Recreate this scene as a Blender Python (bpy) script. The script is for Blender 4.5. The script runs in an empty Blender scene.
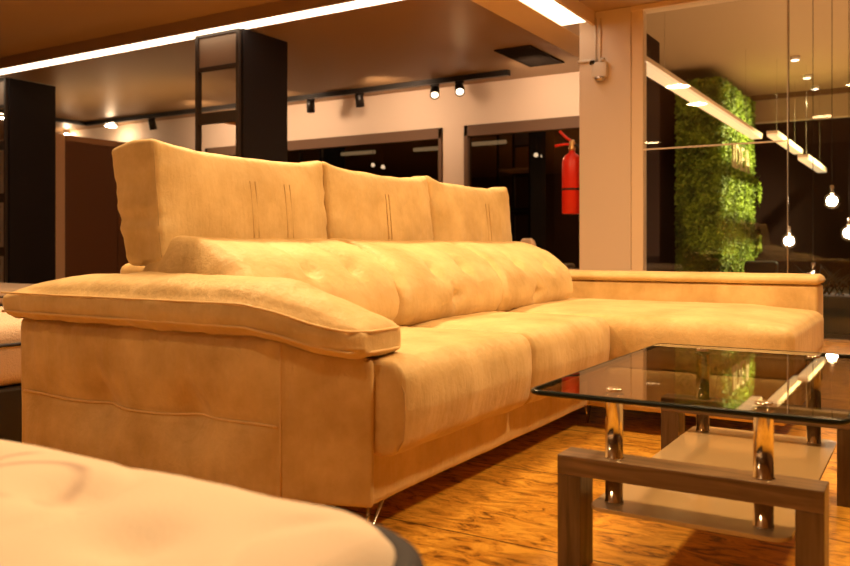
import bpy, bmesh, math, random
from mathutils import Vector, Matrix, noise
C = bpy.context.scene.collection
sc = bpy.context.scene
PI = math.pi
rnd = random.Random(7)

# ------------------------------------------------------------------ materials
def new_mat(name):
    m = bpy.data.materials.new(name); m.use_nodes = True
    nt = m.node_tree
    return m, nt, nt.nodes['Principled BSDF']

def mat(name, col, rough=0.6, metal=0.0, var=0.0, vscale=6, bump=0.0, bscale=40, spec=0.5, trans=0.0, ior=1.45, stretch=(1, 1, 1)):
    m, nt, b = new_mat(name)
    b.inputs['Base Color'].default_value = (*col, 1)
    b.inputs['Roughness'].default_value = rough
    b.inputs['Metallic'].default_value = metal
    b.inputs['Specular IOR Level'].default_value = spec
    b.inputs['Transmission Weight'].default_value = trans
    b.inputs['IOR'].default_value = ior
    if var or bump:
        tc = nt.nodes.new('ShaderNodeTexCoord')
        mp = nt.nodes.new('ShaderNodeMapping'); mp.inputs['Scale'].default_value = stretch
        nt.links.new(tc.outputs['Object'], mp.inputs['Vector'])
    if var:
        n = nt.nodes.new('ShaderNodeTexNoise'); n.inputs['Scale'].default_value = vscale
        n.inputs['Detail'].default_value = 5
        r = nt.nodes.new('ShaderNodeValToRGB')
        r.color_ramp.elements[0].position = 0.3; r.color_ramp.elements[1].position = 0.7
        r.color_ramp.elements[0].color = (*[c * (1 - var) for c in col], 1)
        r.color_ramp.elements[1].color = (*[min(1, c * (1 + var)) for c in col], 1)
        nt.links.new(mp.outputs[0], n.inputs['Vector']); nt.links.new(n.outputs['Fac'], r.inputs[0])
        nt.links.new(r.outputs[0], b.inputs['Base Color'])
    if bump:
        n2 = nt.nodes.new('ShaderNodeTexNoise'); n2.inputs['Scale'].default_value = bscale
        n2.inputs['Detail'].default_value = 6
        bp = nt.nodes.new('ShaderNodeBump'); bp.inputs['Strength'].default_value = bump
        bp.inputs['Distance'].default_value = 0.01
        nt.links.new(mp.outputs[0], n2.inputs['Vector']); nt.links.new(n2.outputs['Fac'], bp.inputs['Height'])
        nt.links.new(bp.outputs[0], b.inputs['Normal'])
    return m

def emis(name, col, strength):
    m, nt, b = new_mat(name)
    b.inputs['Base Color'].default_value = (*col, 1)
    b.inputs['Emission Color'].default_value = (*col, 1)
    b.inputs['Emission Strength'].default_value = strength
    return m

def leather_mat():
    m, nt, b = new_mat('sofa_microfibre')
    tc = nt.nodes.new('ShaderNodeTexCoord')
    base = nt.nodes.new('ShaderNodeTexNoise'); base.inputs['Scale'].default_value = 5; base.inputs['Detail'].default_value = 7
    base.inputs['Roughness'].default_value = 0.62
    nt.links.new(tc.outputs['Object'], base.inputs['Vector'])
    ramp = nt.nodes.new('ShaderNodeValToRGB')
    ramp.color_ramp.elements[0].position = 0.3; ramp.color_ramp.elements[0].color = (0.54, 0.355, 0.135, 1)
    ramp.color_ramp.elements[1].position = 0.68; ramp.color_ramp.elements[1].color = (0.80, 0.59, 0.29, 1)
    nt.links.new(base.outputs['Fac'], ramp.inputs[0])
    nt.links.new(ramp.outputs[0], b.inputs['Base Color'])
    b.inputs['Roughness'].default_value = 0.5
    b.inputs['Specular IOR Level'].default_value = 0.32
    b.inputs['Sheen Weight'].default_value = 0.15
    mp = nt.nodes.new('ShaderNodeMapping'); mp.inputs['Scale'].default_value = (9, 9, 1.6)
    nt.links.new(tc.outputs['Object'], mp.inputs['Vector'])
    st = nt.nodes.new('ShaderNodeTexNoise'); st.inputs['Scale'].default_value = 3.2; st.inputs['Detail'].default_value = 4
    nt.links.new(mp.outputs[0], st.inputs['Vector'])
    fine = nt.nodes.new('ShaderNodeTexNoise'); fine.inputs['Scale'].default_value = 130; fine.inputs['Detail'].default_value = 4
    nt.links.new(tc.outputs['Object'], fine.inputs['Vector'])
    b1 = nt.nodes.new('ShaderNodeBump'); b1.inputs['Strength'].default_value = 0.45; b1.inputs['Distance'].default_value = 0.012
    nt.links.new(st.outputs['Fac'], b1.inputs['Height'])
    md = nt.nodes.new('ShaderNodeTexNoise'); md.inputs['Scale'].default_value = 24; md.inputs['Detail'].default_value = 8
    md.inputs['Distortion'].default_value = 1.3; md.inputs['Roughness'].default_value = 0.65
    nt.links.new(tc.outputs['Object'], md.inputs['Vector'])
    b3 = nt.nodes.new('ShaderNodeBump'); b3.inputs['Strength'].default_value = 0.35; b3.inputs['Distance'].default_value = 0.007
    nt.links.new(md.outputs['Fac'], b3.inputs['Height']); nt.links.new(b3.outputs[0], b1.inputs['Normal'])
    b2 = nt.nodes.new('ShaderNodeBump'); b2.inputs['Strength'].default_value = 0.25; b2.inputs['Distance'].default_value = 0.002
    nt.links.new(fine.outputs['Fac'], b2.inputs['Height'])
    nt.links.new(b1.outputs[0], b2.inputs['Normal'])
    nt.links.new(b2.outputs[0], b.inputs['Normal'])
    return m

def floor_mat():
    m, nt, b = new_mat('orange_wood_floor')
    L = nt.links.new
    tc = nt.nodes.new('ShaderNodeTexCoord')
    mp = nt.nodes.new('ShaderNodeMapping'); mp.inputs['Scale'].default_value = (3.2, 1.3, 1)
    mp.inputs['Rotation'].default_value = (0, 0, 0.25)
    L(tc.outputs['Object'], mp.inputs['Vector'])
    n = nt.nodes.new('ShaderNodeTexNoise'); n.inputs['Scale'].default_value = 7.5; n.inputs['Detail'].default_value = 11
    n.inputs['Roughness'].default_value = 0.72; n.inputs['Distortion'].default_value = 1.2
    L(mp.outputs[0], n.inputs['Vector'])
    r = nt.nodes.new('ShaderNodeValToRGB')
    e = r.color_ramp.elements
    e[0].position = 0.36; e[0].color = (0.12, 0.042, 0.004, 1)
    e[1].position = 0.62; e[1].color = (0.88, 0.50, 0.075, 1)
    k = e.new(0.47); k.color = (0.62, 0.29, 0.03, 1)
    L(n.outputs['Fac'], r.inputs[0])
    # plank joints: brick pattern with long boards along y, 0.61 m wide
    mp2 = nt.nodes.new('ShaderNodeMapping'); mp2.inputs['Location'].default_value = (0, 0.06, 0)
    mp2.inputs['Rotation'].default_value = (0, 0, PI / 2)
    L(tc.outputs['Object'], mp2.inputs['Vector'])
    br = nt.nodes.new('ShaderNodeTexBrick')
    br.inputs['Scale'].default_value = 1.0; br.inputs['Brick Width'].default_value = 4.8
    br.inputs['Row Height'].default_value = 0.61; br.inputs['Mortar Size'].default_value = 0.003
    br.inputs['Mortar Smooth'].default_value = 0.2
    br.inputs['Color1'].default_value = (1, 1, 1, 1); br.inputs['Color2'].default_value = (0.86, 0.84, 0.8, 1)
    br.inputs['Mortar'].default_value = (0.06, 0.03, 0.02, 1)
    L(mp2.outputs[0], br.inputs['Vector'])
    mx = nt.nodes.new('ShaderNodeMix'); mx.data_type = 'RGBA'; mx.blend_type = 'MULTIPLY'; mx.inputs['Factor'].default_value = 1
    L(r.outputs[0], mx.inputs['A']); L(br.outputs['Color'], mx.inputs['B'])
    L(mx.outputs['Result'], b.inputs['Base Color'])
    b.inputs['Roughness'].default_value = 0.42
    b.inputs['Specular IOR Level'].default_value = 0.35
    bp = nt.nodes.new('ShaderNodeBump'); bp.inputs['Strength'].default_value = 0.3; bp.inputs['Distance'].default_value = 0.004
    L(n.outputs['Fac'], bp.inputs['Height']); L(bp.outputs[0], b.inputs['Normal'])
    return m

def wood_mat(name, dark, light, axis):
    m, nt, b = new_mat(name); L = nt.links.new
    tc = nt.nodes.new('ShaderNodeTexCoord'); mp = nt.nodes.new('ShaderNodeMapping')
    s = [22, 22, 22]; s[axis] = 1.6
    mp.inputs['Scale'].default_value = s
    L(tc.outputs['Object'], mp.inputs['Vector'])
    n = nt.nodes.new('ShaderNodeTexNoise'); n.inputs['Scale'].default_value = 2.6; n.inputs['Detail'].default_value = 6
    n.inputs['Distortion'].default_value = 0.6
    L(mp.outputs[0], n.inputs['Vector'])
    r = nt.nodes.new('ShaderNodeValToRGB')
    r.color_ramp.elements[0].position = 0.32; r.color_ramp.elements[0].color = (*dark, 1)
    r.color_ramp.elements[1].position = 0.68; r.color_ramp.elements[1].color = (*light, 1)
    L(n.outputs['Fac'], r.inputs[0]); L(r.outputs[0], b.inputs['Base Color'])
    b.inputs['Roughness'].default_value = 0.38
    return m

def mattress_mat():
    m, nt, b = new_mat('mattress_knit'); L = nt.links.new
    tc = nt.nodes.new('ShaderNodeTexCoord')
    n = nt.nodes.new('ShaderNodeTexNoise'); n.inputs['Scale'].default_value = 7; n.inputs['Detail'].default_value = 2
    n.inputs['Distortion'].default_value = 0.3
    L(tc.outputs['Object'], n.inputs['Vector'])
    r = nt.nodes.new('ShaderNodeValToRGB'); e = r.color_ramp.elements
    e[0].position = 0.0; e[0].color = (0, 0, 0, 1); e[1].position = 1.0; e[1].color = (0, 0, 0, 1)
    for p, c in ((0.47, 0), (0.56, 1), (0.98, 1)):
        k = e.new(p); k.color = (c, c, c, 1)
    L(n.outputs['Fac'], r.inputs[0])
    # printed motif: a patch of swirls repeated over the cloth
    vo = nt.nodes.new('ShaderNodeTexVoronoi'); vo.inputs['Scale'].default_value = 1.0; vo.inputs['Randomness'].default_value = 0
    mpv = nt.nodes.new('ShaderNodeMapping'); mpv.inputs['Location'].default_value = (0.24, 0.47, -0.43)
    L(tc.outputs['Object'], mpv.inputs['Vector']); L(mpv.outputs[0], vo.inputs['Vector'])
    mr = nt.nodes.new('ShaderNodeValToRGB'); q = mr.color_ramp.elements
    q[0].position = 0.05; q[0].color = (0, 0, 0, 1); q[1].position = 0.065; q[1].color = (1, 1, 1, 1)
    for p_, c_ in ((0.078, 0), (0.112, 0), (0.122, 1), (0.134, 0)):
        k = q.new(p_); k.color = (c_, c_, c_, 1)
    L(vo.outputs['Distance'], mr.inputs[0])
    mu = nt.nodes.new('ShaderNodeMath'); mu.operation = 'MULTIPLY'
    L(r.outputs[0], mu.inputs[0]); L(mr.outputs[0], mu.inputs[1])
    mx = nt.nodes.new('ShaderNodeMix'); mx.data_type = 'RGBA'
    mx.inputs['A'].default_value = (0.80, 0.68, 0.56, 1); mx.inputs['B'].default_value = (0.46, 0.32, 0.27, 1)
    L(mu.outputs[0], mx.inputs['Factor']); L(mx.outputs['Result'], b.inputs['Base Color'])
    b.inputs['Roughness'].default_value = 0.85; b.inputs['Sheen Weight'].default_value = 0.2
    f = nt.nodes.new('ShaderNodeTexNoise'); f.inputs['Scale'].default_value = 240
    L(tc.outputs['Object'], f.inputs['Vector'])
    bp = nt.nodes.new('ShaderNodeBump'); bp.inputs['Strength'].default_value = 0.3; bp.inputs['Distance'].default_value = 0.002
    L(f.outputs['Fac'], bp.inputs['Height']); L(bp.outputs[0], b.inputs['Normal'])
    return m

def leaf_mat():
    m, nt, b = new_mat('moss_leaf'); L = nt.links.new
    tc = nt.nodes.new('ShaderNodeTexCoord')
    n = nt.nodes.new('ShaderNodeTexNoise'); n.inputs['Scale'].default_value = 4; n.inputs['Detail'].default_value = 8
    L(tc.outputs['Object'], n.inputs['Vector'])
    r = nt.nodes.new('ShaderNodeValToRGB')
    r.color_ramp.elements[0].position = 0.35; r.color_ramp.elements[0].color = (0.075, 0.12, 0.008, 1)
    r.color_ramp.elements[1].position = 0.65; r.color_ramp.elements[1].color = (0.30, 0.42, 0.03, 1)
    L(n.outputs['Fac'], r.inputs[0]); L(r.outputs[0], b.inputs['Base Color'])
    b.inputs['Roughness'].default_value = 0.6
    return m

def glass_mat(name, tint, rough=0.0, ior=1.5):
    # architectural glass: fresnel mirror over clear transmission
    m, nt, b = new_mat(name); L = nt.links.new
    nt.nodes.remove(b)
    out = [n for n in nt.nodes if n.type == 'OUTPUT_MATERIAL'][0]
    tr = nt.nodes.new('ShaderNodeBsdfTransparent'); tr.inputs[0].default_value = (*tint, 1)
    gl = nt.nodes.new('ShaderNodeBsdfGlossy'); gl.inputs['Roughness'].default_value = rough
    fr = nt.nodes.new('ShaderNodeFresnel'); fr.inputs['IOR'].default_value = ior
    mx = nt.nodes.new('ShaderNodeMixShader')
    ge = nt.nodes.new('ShaderNodeNewGeometry'); mi = nt.nodes.new('ShaderNodeMapRange')
    mi.inputs['To Min'].default_value = ior; mi.inputs['To Max'].default_value = 1 / ior
    L(ge.outputs['Backfacing'], mi.inputs['Value']); L(mi.outputs[0], fr.inputs['IOR'])
    L(fr.outputs[0], mx.inputs[0]); L(tr.outputs[0], mx.inputs[1]); L(gl.outputs[0], mx.inputs[2])
    L(mx.outputs[0], out.inputs['Surface'])
    return m

M = dict(
    sofa=leather_mat(),
    stitch=mat('sofa_stitching', (0.56, 0.37, 0.16), 0.6),
    piping=mat('sofa_piping', (0.80, 0.56, 0.27), 0.5),
    floor=floor_mat(),
    wood_y=wood_mat('grey_brown_wood_bar', (0.10, 0.064, 0.040), (0.26, 0.17, 0.11), 1),  # lighter than the legs: gloss on the bar tops put into the colour
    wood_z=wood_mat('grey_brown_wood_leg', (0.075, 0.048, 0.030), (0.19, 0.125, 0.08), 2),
    chrome=mat('chrome', (0.80, 0.76, 0.70), 0.13, 1.0),
    steel=mat('brushed_steel', (0.62, 0.58, 0.54), 0.25, 1.0),
    table_glass=glass_mat('smoked_table_glass', (0.86, 0.81, 0.70), 0.0, 1.55),
    glass_edge=mat('dark_glass_edge', (0.010, 0.014, 0.010), 0.25, spec=0.25),
    window_glass=glass_mat('window_glass', (0.55, 0.5, 0.45), 0.0, 2.3),
    partition_glass=glass_mat('clear_partition_glass', (0.95, 0.95, 0.93), 0.0, 1.45),
    frosted=mat('frosted_shelf_glass', (0.46, 0.35, 0.22), 0.12, spec=0.9),
    mattress=mattress_mat(),
    mattress_side=mat('mattress_side_knit', (0.62, 0.48, 0.38), 0.8, bump=0.4, bscale=180),
    navy=mat('navy_border_fabric', (0.018, 0.016, 0.030), 0.7, bump=0.3, bscale=200),
    black_base=mat('black_bed_base', (0.012, 0.010, 0.012), 0.6),
    wall=mat('cream_wall_paint', (0.74, 0.60, 0.46), 0.7, bump=0.05, bscale=30),
    win_frame=mat('window_frame_brown', (0.15, 0.09, 0.055), 0.6, spec=0.2),
    rear_wall=mat('brown_wall_paint', (0.22, 0.14, 0.085), 0.7),
    column=mat('cream_column_paint', (0.78, 0.64, 0.50), 0.6),
    ceiling=mat('ceiling_paint', (0.48, 0.34, 0.21), 0.75),
    raft=mat('raft_dim_brown', (0.32, 0.20, 0.095), 0.45),  # browner than the near ceiling: dim light over the raft put into the colour
    fascia=mat('fascia_brown_paint', (0.34, 0.22, 0.13), 0.6),
    beam=mat('beam_lit_cream', (0.88, 0.70, 0.50), 0.7),  # lightened so the ceiling band looks lit by the LED strip
    dark_panel=mat('charcoal_laminate', (0.016, 0.012, 0.013), 0.55, spec=0.25),
    dark_frame=mat('bronze_frame', (0.055, 0.038, 0.028), 0.4),
    grey_panel=mat('taupe_panel', (0.36, 0.27, 0.20), 0.35),
    brown_panel=mat('brown_laminate', (0.16, 0.065, 0.024), 0.55),
    tan_panel=mat('tan_laminate', (0.80, 0.56, 0.36), 0.55),
    black=mat('black_metal', (0.012, 0.011, 0.010), 0.35),
    hall_wall=mat('hall_dark_wall', (0.028, 0.012, 0.009), 0.8, spec=0.1),
    hall_band=mat('hall_brown_band', (0.45, 0.30, 0.19), 0.6),
    hall_trim=mat('hall_brown_trim', (0.16, 0.075, 0.03), 0.6),
    hall_ceiling=mat('hall_ceiling_paint', (0.50, 0.33, 0.19), 0.7),
    hall_floor=mat('hall_dark_floor', (0.05, 0.035, 0.025), 0.3),
    red=mat('extinguisher_red', (0.75, 0.03, 0.012), 0.28),
    brass=mat('valve_brass', (0.75, 0.48, 0.2), 0.3, 1.0),
    leaf=leaf_mat(),
    moss_core=mat('moss_backing', (0.10, 0.16, 0.015), 0.9),
    letter=mat('cream_letter', (0.50, 0.40, 0.22), 0.5),
    cable=mat('white_cable', (0.75, 0.66, 0.56), 0.5),
    grille=mat('dark_grille', (0.02, 0.014, 0.010), 0.9, spec=0.1),
    pot=mat('dark_planter', (0.03, 0.028, 0.02), 0.6),
    led=emis('led_strip_glow', (1.0, 0.80, 0.56), 3.2),
    led_dim=emis('led_lamp_glow', (1.0, 0.74, 0.42), 0.6),
    spot_glow=emis('spot_glow', (1.0, 0.82, 0.60), 3.5),
    bulb=emis('filament_glow', (1.0, 0.80, 0.60), 45),
    bulb_glass=glass_mat('bulb_glass', (0.98, 0.96, 0.92), 0.0, 1.5),
)

# ------------------------------------------------------------------ helpers
def obj(name, bm, m, parent=None, smooth=True, loc=None):
    me = bpy.data.meshes.new(name)
    bmesh.ops.recalc_face_normals(bm, faces=bm.faces)
    bm.to_mesh(me); bm.free()
    if smooth:
        for p in me.polygons: p.use_smooth = True
    me.materials.append(m)
    o = bpy.data.objects.new(name, me); C.objects.link(o)
    if parent is not None: o.parent = parent
    if loc: o.location = loc
    return o

def tag(o, label, cat, group=None, kind=None):
    o['label'] = label; o['category'] = cat
    if group: o['group'] = group
    if kind: o['kind'] = kind
    return o

def thing(name, label, cat, loc=(0, 0, 0), group=None, rz=0):
    o = bpy.data.objects.new(name, None); C.objects.link(o)
    o.empty_display_size = 0.1
    o.location = loc; o.rotation_euler = (0, 0, rz)
    return tag(o, label, cat, group)

def dup(root, loc, label, rz=None):
    r = root.copy(); C.objects.link(r); r.location = loc
    if rz is not None: r.rotation_euler = (0, 0, rz)
    r['label'] = label
    for ch in list(root.children):
        c = ch.copy(); C.objects.link(c); c.parent = r
        for g in ch.children:
            d = g.copy(); C.objects.link(d); d.parent = c
    return r

def bx(bm, x0, x1, y0, y1, z0, z1, bev=0.0, seg=2):
    r = bmesh.ops.create_cube(bm, size=1)
    vs = r['verts']
    for v in vs:
        v.co = Vector(((x0 + x1) / 2 + v.co.x * (x1 - x0), (y0 + y1) / 2 + v.co.y * (y1 - y0), (z0 + z1) / 2 + v.co.z * (z1 - z0)))
    if bev > 0:
        es = list({e for v in vs for e in v.link_edges})
        bmesh.ops.bevel(bm, geom=es, offset=bev, segments=seg, affect='EDGES', profile=0.5)
    return bm

def box(x0, x1, y0, y1, z0, z1, bev=0.0, seg=2):
    return bx(bmesh.new(), x0, x1, y0, y1, z0, z1, bev, seg)

def tube(pts, r, n=8, bm=None, cap=True, radii=None):
    bm = bm or bmesh.new()
    pts = [Vector(p) for p in pts]
    rings = []
    prev = None
    for i, p in enumerate(pts):
        a = pts[max(i - 1, 0)]; b = pts[min(i + 1, len(pts) - 1)]
        t = (b - a).normalized()
        if prev is None:
            up = Vector((0, 0, 1)) if abs(t.z) < 0.9 else Vector((1, 0, 0))
            u = t.cross(up).normalized()
        else:
            u = (prev - t * prev.dot(t)).normalized()
        prev = u
        w = t.cross(u)
        rr = radii[i] if radii else r
        rings.append([bm.verts.new(p + (u * math.cos(2 * PI * k / n) + w * math.sin(2 * PI * k / n)) * rr) for k in range(n)])
    for a, b in zip(rings, rings[1:]):
        for k in range(n):
            bm.faces.new((a[k], a[(k + 1) % n], b[(k + 1) % n], b[k]))
    if cap:
        bm.faces.new(rings[0]); bm.faces.new(rings[-1])
    return bm

def lathe(prof, n=24, c=(0, 0, 0), bm=None):
    # prof: list of (r, z)
    bm = bm or bmesh.new(); c = Vector(c); rings = []
    for r, z in prof:
        if r < 1e-5: rings.append([bm.verts.new(c + Vector((0, 0, z)))])
        else: rings.append([bm.verts.new(c + Vector((r * math.cos(2 * PI * k / n), r * math.sin(2 * PI * k / n), z))) for k in range(n)])
    for a, b in zip(rings, rings[1:]):
        for k in range(n):
            k2 = (k + 1) % n
            if len(a) == 1 and len(b) == 1: continue
            if len(a) == 1: bm.faces.new((a[0], b[k], b[k2]))
            elif len(b) == 1: bm.faces.new((a[k], a[k2], b[0]))
            else: bm.faces.new((a[k], a[k2], b[k2], b[k]))
    if len(rings[0]) > 1: bm.faces.new(rings[0])
    if len(rings[-1]) > 1: bm.faces.new(rings[-1])
    return bm

def smoothmap(i, n, h, r):
    # grid coordinate, denser within the rounded margins
    t = i / n * 2 - 1
    m = 0.72
    if abs(t) <= m: return (h - r) * t / m
    s = (abs(t) - m) / (1 - m)
    return math.copysign((h - r) + r * math.tan(s * PI / 4) , t)

def cushion(x0, x1, y0, y1, z0, z1, r, n=(30, 30, 12), deform=None, seed=0, wrinkle=0.0):
    """rounded block on a dense grid, then bent by deform(u,v,w,co,normal)"""
    cx, cy, cz = (x0 + x1) / 2, (y0 + y1) / 2, (z0 + z1) / 2
    h = ((x1 - x0) / 2, (y1 - y0) / 2, (z1 - z0) / 2)
    rr = r if isinstance(r, tuple) else (r, r, r)
    bm = bmesh.new(); cache = {}
    def vert(i, j, k):
        key = (i, j, k)
        if key in cache: return cache[key]
        q = Vector([smoothmap(a, n[d], h[d], rr[d]) for d, a in enumerate(key)])
        core = Vector([max(-(h[d] - rr[d]), min(h[d] - rr[d], q[d])) for d in range(3)])
        v = q - core
        vn = Vector([v[d] / rr[d] for d in range(3)])
        L = vn.length
        nn = vn / L if L > 1e-9 else Vector((0, 0, 1))
        p = core + Vector([nn[d] * rr[d] for d in range(3)])
        u = Vector([p[d] / h[d] for d in range(3)])
        nrm = Vector([nn[d] / rr[d] for d in range(3)]).normalized()
        co = p + Vector((cx, cy, cz))
        if wrinkle:
            w = noise.noise(Vector((co.x * 7 + seed, co.y * 7, co.z * 3))) + 0.5 * noise.noise(Vector((co.x * 17 + seed, co.y * 17, co.z * 8)))
            co = co + nrm * w * wrinkle
        if deform: co = deform(u, co, nrm)
        b = bm.verts.new(co); cache[key] = b
        return b
    nx, ny, nz = n
    def quad(f):
        try: bm.faces.new([vert(*k) for k in f])
        except ValueError: pass
    for i in range(nx):
        for j in range(ny):
            for k in (0, nz): quad([(i, j, k), (i + 1, j, k), (i + 1, j + 1, k), (i, j + 1, k)])
    for i in range(nx):
        for k in range(nz):
            for j in (0, ny): quad([(i, j, k), (i + 1, j, k), (i + 1, j, k + 1), (i, j, k + 1)])
    for j in range(ny):
        for k in range(nz):
            for i in (0, nx): quad([(i, j, k), (i, j + 1, k), (i, j + 1, k + 1), (i, j, k + 1)])
    return bm

def struct(name, bm, m, smooth=False, parent=None):
    o = obj(name, bm, m, parent, smooth)
    if parent is None: o['kind'] = 'structure'
    return o

def g(d, s): return math.exp(-(d / s) ** 2)

def spot_light(name, loc, target, energy, size=0.05, angle=70, blend=0.6, col=(1, 0.64, 0.295), parent=None):
    ld = bpy.data.lights.new(name, 'SPOT'); ld.energy = energy; ld.color = col
    ld.spot_size = math.radians(angle); ld.spot_blend = blend; ld.shadow_soft_size = size
    o = bpy.data.objects.new(name, ld); C.objects.link(o); o.location = loc
    o.rotation_euler = (Vector(target) - Vector(loc)).to_track_quat('-Z', 'Y').to_euler()
    return o

def area_light(name, loc, target, energy, size=0.3, sy=None, col=(1, 0.64, 0.295), spread=170):
    ld = bpy.data.lights.new(name, 'AREA'); ld.energy = energy; ld.color = col
    ld.shape = 'RECTANGLE' if sy else 'DISK'; ld.size = size
    if sy: ld.size_y = sy
    ld.spread = math.radians(spread)
    o = bpy.data.objects.new(name, ld); C.objects.link(o); o.location = loc
    o.rotation_euler = (Vector(target) - Vector(loc)).to_track_quat('-Z', 'Y').to_euler()
    return o

def point_light(name, loc, energy, size=0.05, col=(1, 0.66, 0.38)):
    ld = bpy.data.lights.new(name, 'POINT'); ld.energy = energy; ld.color = col; ld.shadow_soft_size = size
    o = bpy.data.objects.new(name, ld); C.objects.link(o); o.location = loc
    return o

# ------------------------------------------------------------------ the room
bm = box(-4, 8.5, -5, 14, -0.1, 0)
struct('floor', bm, M['floor'])
bm = box(8.5, 16, -5, 14, -0.1, 0); bx(bm, 6.8, 8.5, -5, 2.1, 0.0005, 0.004)
struct('floor_hall', bm, M['hall_floor'])
# near ceiling (z 2.7) in two slabs, lowered raft (z 2.6) over the display area
bm = box(-4, 5.10, -5, 14, 2.7, 2.8); bx(bm, 5.10, 6.8, -5, 2.47, 2.7, 2.8)
struct('ceiling', bm, M['ceiling'])
bm = box(5.301, 8.6, 3.0, 14, 2.6, 2.8)
struct('ceiling_raft', bm, M['raft'])
bm = box(5.10, 5.129, 2.44, 14, 2.59, 2.8)
struct('trim_1', bm, M['fascia'])
bm = box(5.301, 8.6, 2.69, 3.0, 2.585, 2.8); bx(bm, 5.17, 8.6, 2.44, 2.47, 2.59, 2.8)
struct('trim_2', bm, M['beam'])
bm = box(-4.1, -4, -5, 14, 0, 2.7); struct('wall_back', bm, M['rear_wall'])
bm = box(-4, 6.75, -5.1, -5, 0, 2.7); struct('wall_right', bm, M['rear_wall'])
bm = box(-4, 10, 14, 14.1, 0, 2.7); struct('wall_left', bm, M['rear_wall'])
# window wall x = 8.5 with openings
bm = box(8.5, 8.62, 2.45, 14, 2.12, 2.8)
bx(bm, 8.5, 8.62, 4.66, 4.96, 0, 2.12); bx(bm, 8.5, 8.62, 2.45, 2.9, 0, 2.12)
bx(bm, 8.5, 8.62, 8.9, 9.2, 0, 2.12); bx(bm, 8.5, 8.62, 9.2, 14, 0, 2.12)
bx(bm, 8.5, 8.62, 2.9, 4.66, 0, 0.25); bx(bm, 8.5, 8.62, 4.96, 8.9, 0, 0.25)
struct('wall_front', bm, M['wall'])
def window(name, y0, y1):
    fr = bmesh.new()
    z0, z1 = 0.25, 2.12
    bx(fr, 8.47, 8.56, y0, y1, z1 - 0.13, z1, 0.006); bx(fr, 8.47, 8.56, y0, y1, z0, z0 + 0.06, 0.006)
    bx(fr, 8.47, 8.56, y0, y0 + 0.05, z0, z1, 0.006); bx(fr, 8.47, 8.56, y1 - 0.05, y1, z0, z1, 0.006)
    w = struct(name, fr, M['win_frame'])
    p = obj('window_pane', box(8.52, 8.53, y0 + 0.03, y1 - 0.03, z0 + 0.03, z1 - 0.03), M['window_glass'], w, False)
    return w
window('window_1', 2.9, 4.66)
window('window_2', 4.96, 8.9)
# return wall behind the column and night outside
struct('wall_return', box(7.2, 8.5, 2.38, 2.45, 0, 2.8), M['hall_wall'])
struct('wall_outside', box(15.5, 15.6, 3.75, 14, 0, 3.45), mat('night_black', (0.006, 0.004, 0.004), 0.9))

# column and partition
struct('trim_column', box(6.75, 7.2, 2.13, 2.58, 0, 2.7, 0.004), M['column'])
bm = box(6.76, 6.86, 2.03, 2.128, 0, 2.66, 0.003); bx(bm, 6.745, 6.9, -5, 2.128, 2.66, 2.72)
struct('trim_partition', bm, M['beam'])
pt = struct('window_3', box(6.765, 6.80, -5, 2.03, 0.0, 0.02), M['steel'])
for a, b in ((0.932, 2.03), (-0.6, 0.924), (-2.3, -0.608), (-5, -2.308)):
    obj('glass_pane', box(6.778, 6.790, a, b, 0.02, 2.66), M['partition_glass'], pt, False)
obj('glass_line', box(6.774, 6.777, 0.926, 2.03, 1.50, 1.512), M['cable'], pt, False)  # thin pale strip running along the pane
obj('pane_joint', box(6.776, 6.792, 0.924, 0.932, 0.02, 2.66), M['steel'], pt, False)

# hall beyond
struct('ceiling_hall', box(6.82, 16.1, -5, 3.75, 3.45, 3.55), M['hall_ceiling'])
bm = box(16, 16.1, -5, 3.75, 0, 2.96); struct('wall_hall_far', bm, M['hall_wall'])
bm = box(15.97, 16.1, -5, 3.75, 2.96, 3.36); struct('trim_hall_band', bm, M['hall_band'])
bm = box(15.9, 16.1, -5, 3.75, 3.36, 3.45); struct('trim_hall_cornice', bm, M['hall_trim'])
bm = box(15.94, 16.0, -5, 3.75, 2.94, 2.965); struct('trim_hall_line', bm, M['wall'])
bm = box(8.64, 16.1, 3.6, 3.75, 0, 3.45); struct('wall_hall_left', bm, M['hall_wall'])
bm = box(6.82, 16.1, -5.1, -5, 0, 3.45); struct('wall_hall_right', bm, M['hall_wall'])
struct('wall_hall_upper', box(6.84, 6.9, -5, 3.6, 2.73, 3.45), M['hall_ceiling'])

# LED strips in the ceiling
s = obj('led_strip', box(5.13, 5.30, 2.70, 14, 2.59, 2.61), M['led'], None, False)
tag(s, 'long glowing white light strip crossing the ceiling to the left', 'light strip', 'recessed light strips')
s = obj('led_strip', bx(box(5.13, 6.62, 2.475, 2.685, 2.59, 2.61), 7.2, 8.5, 2.475, 2.685, 2.59, 2.61), M['led'], None, False)
tag(s, 'glowing white light strip running toward the cream column', 'light strip', 'recessed light strips')

# ------------------------------------------------------------------ sofa
sofa = thing('sofa', 'long tan leather corner sofa with raised headrests and chaise on right', 'sofa', (1.6, 1.2, 0))
SP = Vector((1.6, 1.2, 0))
def sp(name, bm, m='sofa', parent=None, smooth=True):
    for v in bm.verts: v.co -= SP
    return obj(name, bm, M[m], parent or sofa, smooth)

bm = cushion(1.596, 3.12, 1.13, 2.2, 0.085, 0.235, 0.012, (30, 12, 6), wrinkle=0.002)
sp('base_frame', bm)
bm = cushion(3.04, 4.05, 0.42, 2.2, 0.087, 0.24, 0.015, (16, 24, 6), wrinkle=0.002, seed=3)
sp('chaise_frame', bm)

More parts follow.
